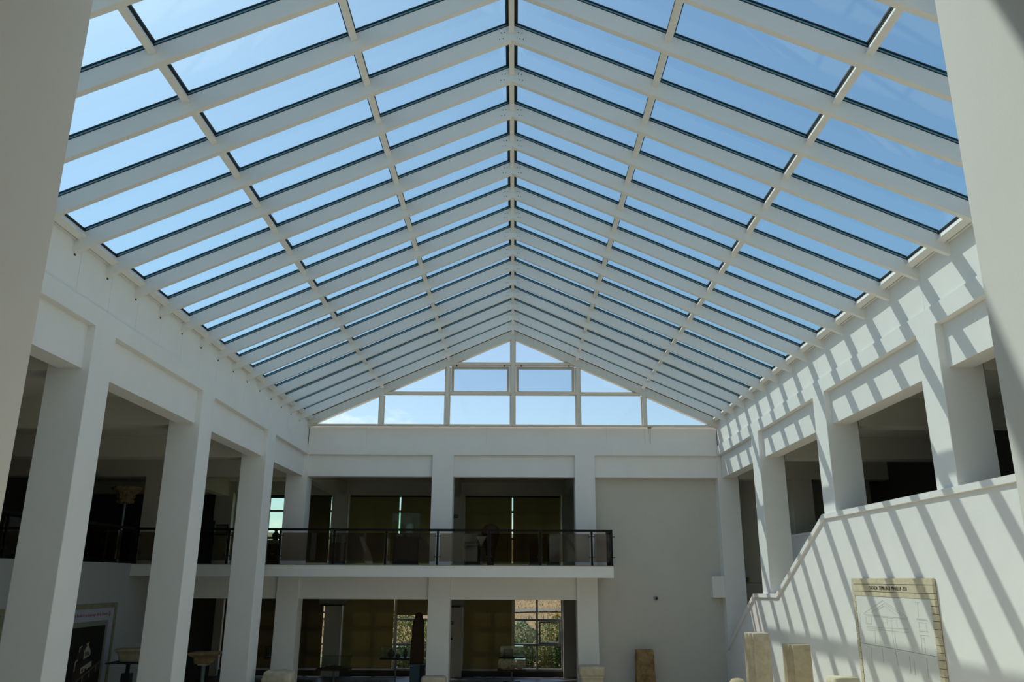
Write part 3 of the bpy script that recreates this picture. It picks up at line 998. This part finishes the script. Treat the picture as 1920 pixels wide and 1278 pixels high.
def stand(name, x, y, z0, z1, label, plate=0.26, pole=0.045, plate_h=0.03, mat=STEEL, square=False, head=None):
    o = empty(name, (x, y, z0))
    MB().box(x - 0.2, x + 0.2, y - 0.2, y + 0.2, z0, z0 + 0.02).build('base_plate', mat, o)
    if square:
        MB().box(x - pole, x + pole, y - pole, y + pole, z0 + 0.02, z1 - plate_h - 0.25).build('pole', mat, o)
        MB().box(x - pole * 0.35, x + pole * 0.35, y - pole * 0.35, y + pole * 0.35, z1 - plate_h - 0.25, z1 - plate_h).build('neck', mat, o)
    else:
        MB().tube((x, y, z0 + 0.02), (x, y, z1 - plate_h), pole, 14).build('pole', mat, o)
    MB().box(x - plate, x + plate, y - plate, y + plate, z1 - plate_h, z1).build('top_plate', head or mat, o)
    tag(o, label, 'stand')
    return o


# trough and capital on stands in the left aisle
stand('display_stand', -10.05, 22.75, ZF, -2.13, 'dark square stand under the stone trough beside the church poster', 0.42, 0.11, 0.03, BLACKM, True)
stone('stone_trough', 'tan stone trough on a dark stand right of the church poster', 'stone trough',
      dense([(0.30, 0.25, 0, 6), (0.32, 0.27, 0.05, 6), (0.36, 0.30, 0.2, 6), (0.44, 0.36, 0.29, 6), (0.43, 0.35, 0.31, 6)], 4), LIME, (-9.92, 22.75, -2.122), 0.012, 21, 7, 56)
stand('display_stand', -7.80, 22.0, ZF, -2.085, 'round steel stand under the flared capital between second and third left columns', 0.12, 0.05, 0.05, STEEL, head=FRAMEST)
stone('flared_capital', 'brown flared stone capital on a steel pole between the left columns', 'capital',
      dense([(0.20, 0.20, 0, 5), (0.235, 0.235, 0.10, 5), (0.22, 0.22, 0.125, 5), (0.30, 0.30, 0.18, 5), (0.39, 0.39, 0.225, 6), (0.385, 0.385, 0.255, 6)], 4), TANST, (-7.80, 22.0, -2.085), 0.012, 22, 9, 64)
# corinthian capital in the upper gallery
stand('display_stand', -11.50, 24.4, ZU, 2.10, 'thin steel pole under the carved capital in the upper left gallery', 0.10, 0.035, 0.02, STEEL)


def carve(t):
    return 0.07 * abs(math.sin(4 * t)) + 0.03 * math.sin(16 * t)


stone('carved_capital', 'carved leafy stone capital on a pole in the upper left gallery', 'capital',
      dense([(0.23, 0.23, 0, 2.4), (0.25, 0.25, 0.06, 2.4), (0.21, 0.21, 0.10, 2.4), (0.27, 0.27, 0.2, 2.4), (0.23, 0.23, 0.23, 2.6), (0.31, 0.31, 0.33, 3), (0.40, 0.40, 0.40, 4), (0.40, 0.40, 0.465, 4)], 4), CARVED, (-11.50, 24.4, 2.10), 0.03, 31, 14, 96, carve, False, rot=0.6)
stand('display_stand', -11.75, 22.1, ZU, 1.42, 'short dark stand with a yellow stone behind the left gallery railing', 0.16, 0.06, 0.03, BLACKM)
stone('yellow_stone', 'small yellow stone fragment above the left gallery railing', 'stone',
      dense([(0.14, 0.12, 0, 3), (0.16, 0.13, 0.08, 2.5), (0.10, 0.08, 0.15, 2), (0.03, 0.03, 0.17, 2)], 4), FRAMEST, (-11.75, 22.1, 1.42), 0.015, 33, 9, 40)


# ------------------------------------------------------------------ glass showcases
def showcase(x0, x1, y0, y1, zt, h, z0, label, tray=BLACKM, legs='pole', lid=None):
    o = empty('glass_showcase', ((x0 + x1) / 2, (y0 + y1) / 2, z0))
    xc, yc = (x0 + x1) / 2, (y0 + y1) / 2
    MB().box(x0 - 0.03, x1 + 0.03, y0 - 0.03, y1 + 0.03, zt - 0.05, zt).build('tray', tray, o)
    w = 0.008
    for nm, b in (('glass_front', (x0, x1, y0, y0 + w)), ('glass_back', (x0, x1, y1 - w, y1)), ('glass_side', (x0, x0 + w, y0 + w, y1 - w)), ('glass_side', (x1 - w, x1, y0 + w, y1 - w))):
        MB().box(*b, zt, zt + h).build(nm, GCASE, o)
    MB().box(x0, x1, y0, y1, zt + h, zt + h + w).build('glass_lid', GCASE, o)
    mc = MB()
    for a in (x0, x1):
        for b in (y0, y1):
            mc.box(a - 0.012, a + 0.012, b - 0.012, b + 0.012, zt + h - 0.02, zt + h + 0.014)
    mc.build('corner_clip', BLACKM, o)
    if legs == 'pole':
        MB().tube((xc, yc, z0 + 0.03), (xc, yc, zt - 0.05), 0.028, 12).build('pole', STEEL, o)
        f = MB()
        for a in (-1, 1):
            f.bar((xc - 0.28 * a, yc - 0.2, z0 + 0.025), (xc + 0.28 * a, yc + 0.2, z0 + 0.025), 0.05, 0.05)
        f.build('foot', BLACKM, o)
    else:
        MB().box(x0 + 0.05, x1 - 0.05, y0 + 0.05, y1 - 0.05, z0 + 0.09, zt - 0.05).build('plinth', BLIND if False else DARKST, o)
        MB().box(x0 + 0.02, x1 - 0.02, y0 + 0.02, y1 - 0.02, z0, z0 + 0.09).build('plinth_base', BLUEB, o)
    tag(o, label, 'showcase')
    return o


showcase(-6.36, -5.34, 28.3, 28.85, -2.85, 0.38, ZF, 'glass showcase on a pole below the left air conditioner', DARKST)
showcase(-4.36, -3.42, 28.8, 29.3, -2.55, 0.34, ZF, 'glass showcase with dark pots left of the tall dark stele')
showcase(-0.44, 0.45, 28.2, 28.6, -2.84, 0.32, ZF, 'front glass showcase with terracotta rings below the six pane window', DARKST)
showcase(-0.40, 0.39, 29.4, 29.8, -2.53, 0.32, ZF, 'rear glass showcase left of the six pane window')
showcase(-8.26, -7.7, 28.9, 29.3, -2.55, 0.32, ZF, 'small glass showcase left of the white corner column')


def pot(name, label, x, y, z, r, h, mat, seed=1, e=2):
    stone(name, label, name.replace('_', ' '), dense([(r * 0.5, r * 0.5, 0, e), (r, r, h * 0.4, e), (r * 0.85, r * 0.85, h * 0.65, e), (r * 0.4, r * 0.4, h * 0.85, e), (r * 0.5, r * 0.5, h, e)], 4), mat, (x, y, z), 0.004, seed, 8, 28)


pot('dark_pot', 'round dark pot at the left in the showcase beside the tall stele', -4.05, 29.05, -2.55, 0.13, 0.26, DARKST, 1)
pot('dark_pot', 'low dark bowl in the middle of the showcase beside the tall stele', -3.82, 29.05, -2.55, 0.09, 0.12, DARKST, 2)
pot('dark_pot', 'upright dark beaker at the right in the showcase beside the tall stele', -3.58, 29.05, -2.55, 0.08, 0.28, DARKST, 3)
for x, r, l in ((-0.26, 0.14, 'left large terracotta ring in the front showcase'), (0.0, 0.10, 'middle small terracotta ring in the front showcase'), (0.27, 0.15, 'right terracotta ring in the front showcase')):
    m = MB()
    nn, kk = 28, 10
    rv = []
    fs = []
    for i in range(nn):
        a = 2 * math.pi * i / nn
        for j in range(kk):
            b = 2 * math.pi * j / kk
            R = r * 0.68 + r * 0.32 * math.cos(b)
            rv.append((R * math.cos(a), r * 0.2 * math.sin(b), R * math.sin(a) + r))
    for i in range(nn):
        for j in range(kk):
            fs.append((i * kk + j, ((i + 1) % nn) * kk + j, ((i + 1) % nn) * kk + (j + 1) % kk, i * kk + (j + 1) % kk))
    m.add(rv, fs)
    tag(m.build('terracotta_ring', TERRA, None, True, (x, 28.42, -2.84)), l, 'ring', 'terracotta rings in the showcase')
stone('bronze_fragments', 'flat dark fragments spread inside the showcase below the left air conditioner', 'fragments',
      dense([(0.36, 0.16, 0, 3), (0.30, 0.14, 0.05, 3), (0.05, 0.05, 0.09, 2)], 4), DARKST, (-5.85, 28.58, -2.85), 0.02, 41, 9, 36)
stone('grey_vessel', 'small grey vessel in the rear showcase left of the six pane window', 'vessel',
      dense([(0.16, 0.12, 0, 4), (0.17, 0.12, 0.18, 4), (0.16, 0.1, 0.22, 4)], 4), DARKST, (-0.12, 29.6, -2.53), 0.006, 42, 9, 36)

# tall dark stele on its blue plinth
o = empty('stele_plinth', (-2.95, 27.1, ZF))
MB().box(-3.17, -2.86, 27.05, 27.35, ZF, -2.57).build('block', BLUEB, o)
MB().box(-2.84, -2.72, 27.0, 27.35, ZF, -2.585).build('rear_block', BLACKM, o)
tag(o, 'blue grey plinth under the tall dark stele', 'plinth')
stone('dark_stele', 'tall dark brown stele with rounded top before the half covered window', 'stele',
      dense([(0.215, 0.12, 0, 4, 0, 0), (0.21, 0.12, 0.5, 4, 0.01, 0), (0.185, 0.11, 1.1, 4, 0.01, 0), (0.17, 0.10, 1.28, 3, 0.02, 0), (0.125, 0.09, 1.36, 3, 0.025, 0), (0.12, 0.085, 1.46, 2.6, 0.025, 0), (0.09, 0.07, 1.51, 2, 0.025, 0), (0.03, 0.03, 1.53, 2, 0.025, 0)], 4), DARKST, (-2.98, 27.18, -2.57), 0.008, 44, 6, 48)

# upper far gallery
showcase(-4.03, -3.12, 27.8, 28.3, 1.33, 0.79, ZU, 'tall glass showcase with a pale head above the balcony railing', DARKST, 'plinth')
stone('marble_head', 'pale marble head inside the tall glass showcase', 'sculpture',
      dense([(0.09, 0.08, 0, 2.4), (0.10, 0.09, 0.1, 2.2), (0.15, 0.13, 0.2, 2.2), (0.16, 0.14, 0.32, 2.2), (0.13, 0.12, 0.42, 2), (0.03, 0.03, 0.47, 2)], 4), MARBLE, (-3.48, 28.05, 1.33), 0.03, 51, 6, 40)
stone('white_label_block', 'small white block beside the marble head in the tall showcase', 'block',
      dense([(0.11, 0.05, 0, 8), (0.11, 0.05, 0.1, 8)], 2), MARBLE, (-3.80, 27.95, 1.33), 0.003, 52, 6, 32)
stone('domed_stone', 'dark domed stone standing just above the balcony railing', 'sculpture',
      dense([(0.10, 0.1, 0, 2.2), (0.16, 0.14, 0.5, 2.2), (0.26, 0.22, 0.95, 2.2), (0.30, 0.25, 1.05, 2.2), (0.27, 0.22, 1.2, 2.2), (0.18, 0.15, 1.3, 2.2), (0.03, 0.03, 1.345, 2)], 4), DARKST, (-0.70, 27.0, ZU), 0.012, 53, 6, 48)
showcase(-1.62, -0.98, 28.0, 28.5, 1.08, 0.36, ZU, 'low glass showcase left of the domed stone', DARKST, 'plinth')
stone('bone_fragment', 'pale curved fragment in front of the balcony post beside the domed stone', 'fragment',
      dense([(0.03, 0.04, 0, 3), (0.08, 0.05, 0.12, 3), (0.16, 0.06, 0.26, 3), (0.15, 0.05, 0.29, 3)], 4), MARBLE, (-0.98, 26.4, 1.0), 0.008, 54, 8, 32)
stand('display_stand', -0.98, 26.4, ZU, 1.0, 'thin stand under the pale curved fragment behind the railing', 0.07, 0.03, 0.02, STEEL)
o = empty('museum_pedestal', (-7.98, 28.0, ZU))
MB().box(-8.18, -7.79, 27.85, 28.2, ZU, 1.09).build('body', DARKST, o)
MB().box(-8.19, -7.78, 27.84, 28.21, 1.09, 1.21).build('top_slab', MARBLE, o)
MB().loft([(0.08, 0.012, 0, 2), (0.08, 0.012, 0.02, 2)], 18).build('label_disc', MARBLE, o, False, (-8.0, 27.84, 0.75))
tag(o, 'dark pedestal with white top behind the railing near the third column', 'pedestal')
stone('black_jar', 'black jar with a narrow neck on the white topped pedestal', 'jar',
      dense([(0.08, 0.08, 0, 2), (0.125, 0.125, 0.14, 2), (0.11, 0.11, 0.21, 2), (0.05, 0.05, 0.26, 2), (0.055, 0.055, 0.34, 2)], 4), BLACKM, (-7.97, 28.0, 1.21), 0.002, 55, 8, 32)
stone('leaning_fragment', 'pale leaning statue fragment behind the balcony glass left of the tall showcase', 'sculpture',
      dense([(0.12, 0.07, 0, 3, 0.12, 0), (0.13, 0.08, 0.2, 3, 0.10, 0), (0.10, 0.07, 0.4, 2.4, 0.05, 0), (0.07, 0.06, 0.75, 2.4, -0.12, 0), (0.06, 0.05, 0.9, 2.4, -0.18, 0)], 4), LIME, (-4.65, 26.6, ZU), 0.012, 56, 7, 36)
stone('leaning_fragment', 'slender pale statue fragment beside the leaning one behind the balcony glass', 'sculpture',
      dense([(0.07, 0.06, 0, 3), (0.07, 0.06, 0.3, 2.4), (0.09, 0.07, 0.6, 2.4), (0.04, 0.04, 0.85, 2.2)], 4), LIME, (-3.95, 26.6, ZU), 0.010, 57, 7, 36)
for x, w, l in ((-5.75, 0.5, 'blue based dark pedestal behind the balcony glass, leftmost of the row'),
                (0.75, 0.42, 'blue based dark pedestal behind the balcony glass left of the right pier'),
                (1.35, 0.42, 'blue based dark pedestal behind the balcony glass next to the right pier')):
    o = empty('museum_pedestal', (x, 27.5, ZU))
    MB().box(x - w / 2 + 0.03, x + w / 2 - 0.03, 27.35, 27.75, ZU + 0.1, 1.12).build('body', DARKST, o)
    MB().box(x - w / 2, x + w / 2, 27.32, 27.78, ZU, ZU + 0.1).build('base', BLUEB, o)
    MB().box(x - w / 2, x + w / 2, 27.32, 27.78, 1.12, 1.36).build('glass_cover', GCASE, o)
    tag(o, l, 'pedestal', 'pedestals behind the balcony glass')


# ------------------------------------------------------------------ small fittings
def aircon(x0, x1, z0, z1, label):
    o = empty('air_conditioner', ((x0 + x1) / 2, YBACK - 0.3, z0))
    y0, y1 = YBACK - 0.50, YBACK - 0.25
    MB().prism([(y0 + 0.03, z0 + 0.05), (y0, z0 + 0.10), (y0, z1 - 0.03), (y0 + 0.04, z1), (y1, z1), (y1, z0), (y0 + 0.10, z0)], x0, x1, 'x').build('body', ACW, o)
    MB().box(x0 + 0.05, x1 - 0.12, y0 + 0.02, y0 + 0.09, z0 - 0.012, z0 + 0.03).build('louver', BLACKM, o)
    tag(o, label, 'air conditioner')


aircon(-7.05, -6.08, -0.97, -0.66, 'grey air conditioner under the beam on the left ground floor pilaster')
aircon(-2.60, -1.76, -1.0, -0.70, 'grey air conditioner under the beam beside the middle pier')


def plate(name, x0, x1, z0, z1, y, label, cat, marks):
    o = empty(name, ((x0 + x1) / 2, y, z0))
    MB().box(x0, x1, y - 0.015, y, z0, z1).build('panel', SIGN, o)
    m = MB()
    for a, b, c, d in marks:
        m.box(x0 + (x1 - x0) * a, x0 + (x1 - x0) * b, y - 0.017, y - 0.015, z0 + (z1 - z0) * c, z0 + (z1 - z0) * d)
    m.build('print', SIGNW, o)
    tag(o, label, cat)


MK = [(0.15, 0.4, 0.6, 0.75), (0.15, 0.7, 0.3, 0.4), (0.55, 0.65, 0.5, 0.8), (0.75, 0.9, 0.3, 0.8)]
plate('wall_sign', -2.32, -2.14, -1.60, -1.50, YBACK - 0.25, 'small black sign on the ground floor pilaster beside the middle pier', 'sign', MK)
plate('wall_sign', -2.245, -2.06, 2.20, 2.32, YBACK - 0.25, 'small black sign on the upper pilaster right of the middle pier', 'sign', MK)
plate('wall_switch', -2.28, -2.17, -2.13, -2.03, YBACK - 0.25, 'small wall switch below the ground floor sign', 'switch', [(0.1, 0.9, 0.55, 0.95)])
o = empty('dome_camera', (4.34, YFAR + 0.45, -0.541))
m = MB().loft([(0.065, 0.065, 0, 2), (0.065, 0.065, 0.04, 2), (0.05, 0.05, 0.055, 2)], 24)
m.v = [(x + 4.34, YFAR + 0.45 - z, y - 0.541) for x, y, z in m.v]
m.build('housing', ACW, o, True)
m = MB().loft([(0.036, 0.036, 0.05, 2), (0.03, 0.03, 0.08, 2), (0.012, 0.012, 0.095, 2)], 20)
m.v = [(x + 4.355, YFAR + 0.45 - z, y - 0.545) for x, y, z in m.v]
m.build('lens', BLACKM, o, True)
tag(o, 'small round security camera on the blank far wall', 'camera')
o = empty('exit_sign', (7.35, 26.58, -0.08))
MB().box(7.05, 7.42, 26.55, 26.6, -0.06, 0.08).build('panel', GREEN, o)
MB().box(7.42, 7.47, 26.55, 26.6, -0.06, 0.08).build('edge', YELL, o)
tag(o, 'small green exit sign between the last two right columns', 'sign')
o = empty('wall_conduit', (7.6, 26.59, -0.08))
MB().box(6.98, 8.6, 26.58, 26.6, -0.10, -0.075).build('strip', ACW, o)
tag(o, 'thin cable strip under the green exit sign', 'cable strip')
o = empty('picture_frame', (-11.6, YBACK - 0.3, 1.5))
for b in ((-11.28, -10.72, 1.52, 1.56), (-11.28, -10.72, 1.88, 1.92), (-11.28, -11.24, 1.56, 1.88), (-10.76, -10.72, 1.56, 1.88)):
    MB().box(b[0], b[1], YBACK - 0.28, YBACK - 0.25, b[2], b[3]).build('border', BLACKM, o)
MB().box(-11.24, -10.76, YBACK - 0.265, YBACK - 0.25, 1.56, 1.88).build('picture', PRINTG, o)
tag(o, 'dim framed picture on the upper back wall between second and third columns', 'picture')
o = empty('information_stand', (-10.4, 27.0, ZU))
MB().box(-10.55, -9.7, 27.0, 27.12, ZU + 0.05, 1.78).build('board', BLACKM, o)
MB().box(-10.5, -10.18, 26.97, 27.0, 1.36, 1.58).build('notice', PRINTG, o)
MB().box(-10.60, -9.65, 26.9, 27.2, ZU, ZU + 0.05).build('foot', BLACKM, o)
tag(o, 'dark information board with a pale notice behind the balcony railing', 'information board')

# ------------------------------------------------------------------ outside: dry hillside, path, shrubs, fence
m = MB()
nx, ny = 60, 60
vs, fs = [], []


def terr(x, y):
    d = y - 33
    z = -3.45 + 0.012 * d + 0.00055 * d * d * (1 + 0.10 * math.sin(x * 0.05))
    if d < 0:
        z = -3.45
    return z + 0.12 * noise.noise(Vector((x * 0.2, y * 0.2, 0)))


for j in range(ny + 1):
    y = 31.9 + (j / ny) ** 1.6 * 130
    for i in range(nx + 1):
        x = -70 + 140 * i / nx
        vs.append((x, y, terr(x, y)))
for j in range(ny):
    for i in range(nx):
        a = j * (nx + 1) + i
        fs.append((a, a + 1, a + nx + 2, a + nx + 1))
m.add(vs, fs)
struct(m.build('hillside', GRASS, None, True))
m = MB()
vs, fs = [], []
for i in range(61):
    x = -60 + 2 * i
    yc = 66 + 0.04 * x
    for w in (-1.3, 1.3):
        vs.append((x, yc + w, terr(x, yc + w) + 0.10))
for i in range(60):
    fs.append((2 * i, 2 * i + 2, 2 * i + 3, 2 * i + 1))
m.add(vs, fs)
struct(m.build('path', PATHM))
random.seed(11)
m = MB()
for i in range(14000):
    x = random.uniform(-13, 9)
    y = 39.5 + random.random() ** 1.2 * 70
    z = terr(x, y)
    h = random.uniform(0.06, 0.24)
    a = random.uniform(0, 3.14)
    dx, dy = 0.03 * math.cos(a), 0.03 * math.sin(a)
    lx, ly = random.uniform(-0.2, 0.2), random.uniform(-0.2, 0.2)
    m.add([(x - dx, y - dy, z - 0.05), (x + dx, y + dy, z - 0.05), (x + lx, y + ly, z + h)], [(0, 1, 2)])
g = m.build('dry_grass', GRASS)
g['kind'] = 'stuff'
g['label'] = 'dry yellow grass on the slope behind the windows'
g['category'] = 'grass'


def shrub(x, y, w, h, mat, label, n=1100, leaf=0.07, flowers=False):
    z = terr(x, y) - 0.05
    o = empty('shrub', (x, y, z))
    m = MB()
    for i in range(n):
        u, v = random.uniform(-1, 1), random.uniform(0, 1)
        a = random.uniform(0, 6.283)
        r = (random.random() ** 0.4) * math.sqrt(max(0.05, 1 - abs(v * 1.6 - 0.6) ** 2)) * w / 2
        c = Vector((x + r * math.cos(a), y + r * math.sin(a), z + 0.06 + v * h * (0.85 + 0.25 * noise.noise(Vector((x + r * math.cos(a) * 2, y, 3))))))
        d1 = Vector((random.gauss(0, 1), random.gauss(0, 1), random.gauss(0, 1))).normalized() * leaf
        d2 = d1.orthogonal().normalized() * leaf * 0.5
        m.add([c - d1, c + d2, c + d1, c - d2], [(0, 1, 2, 3)])
    m.build('foliage', mat, o)
    ms = MB()
    for k in range(6):
        a = k * 1.05
        ms.tube((x, y, z), (x + w * 0.3 * math.cos(a), y + w * 0.3 * math.sin(a), z + h * 0.75), 0.012, 5, 0.005)
    ms.build('stem', EARTH, o)
    if flowers:
        mf = MB()
        for k in range(26):
            c = Vector((x + random.uniform(-w / 3, w / 3), y - w * 0.35, z + h * random.uniform(0.7, 1.0)))
            mf.loft([(0.0, 0.0, -0.03, 2), (0.04, 0.04, 0, 2), (0.0, 0.0, 0.03, 2)], 6, c=c)
        mf.build('blossom', ORANGE, o)
    tag(o, label, 'shrub', 'shrubs outside the ground floor windows')


shrub(0.35, 35.2, 1.3, 1.25, LEAF1, 'green shrub behind the lower left panes of the six pane window')
shrub(1.35, 35.0, 0.9, 1.15, LEAF2, 'yellow green shrub behind the lower right pane')
shrub(1.95, 34.6, 0.7, 1.35, LEAF1, 'dark green shrub at the right edge of the six pane window')
shrub(0.5, 38.5, 2.2, 1.75, LEAF3, 'pale grey green bush behind the middle left pane', 1600, 0.08)
shrub(1.9, 38.0, 1.6, 2.15, LEAF2, 'yellow green bush with orange blossoms behind the opening sash', 1600, 0.07, True)
shrub(-4.6, 37.5, 2.2, 2.2, LEAF2, 'yellow green bush behind the window left of the tall stele', 1800, 0.07)
shrub(-3.3, 38.0, 2.0, 2.1, LEAF2, 'yellow green bush behind the window right of the tall stele', 1600, 0.07)
shrub(-4.3, 34.8, 1.4, 1.1, LEAF1, 'dark green shrub low behind the glass showcase with pots')
shrub(-3.2, 34.8, 1.0, 1.2, LEAF1, 'dark green shrub low behind the tall stele')
shrub(-8.9, 36.0, 1.8, 2.0, LEAF2, 'yellow green bush seen through the narrow slit at the left blinds')
fe = empty('wire_fence', (-1.5, 34.2, terr(-1.5, 34.2)))
for k in range(12):
    x = -10 + 1.2 * k
    MB().tube((x, 34.2, -3.6), (x, 34.2, -2.55), 0.02, 6).build('post', BLACKM, fe)
for zz in (-3.2, -2.95, -2.62):
    MB().tube((-10, 34.2, zz), (3.2, 34.2, zz), 0.008, 5).build('wire', BLACKM, fe)
tag(fe, 'thin dark wire fence outside the ground floor windows', 'fence')

# tiny pieces joined per part
for o in bpy.data.objects:
    if o.name.split('.')[0] in ('glass_clamp', 'bolt_heads', 'line_drawing', 'lettering', 'corner_clip', 'hinge', 'rust_stain', 'foliage', 'blossom', 'print', 'stem', 'foot'):
        if o.parent:
            o['kind'] = 'stuff'

# ------------------------------------------------------------------ lift everything so that the ground floor is z = 0
for o in bpy.data.objects:
    if o.parent is None:
        if o is cam:
            mw = cam.matrix_world.copy()
            mw[2][3] += FLOOR
            cam.matrix_world = mw
        else:
            o.location.z += FLOOR
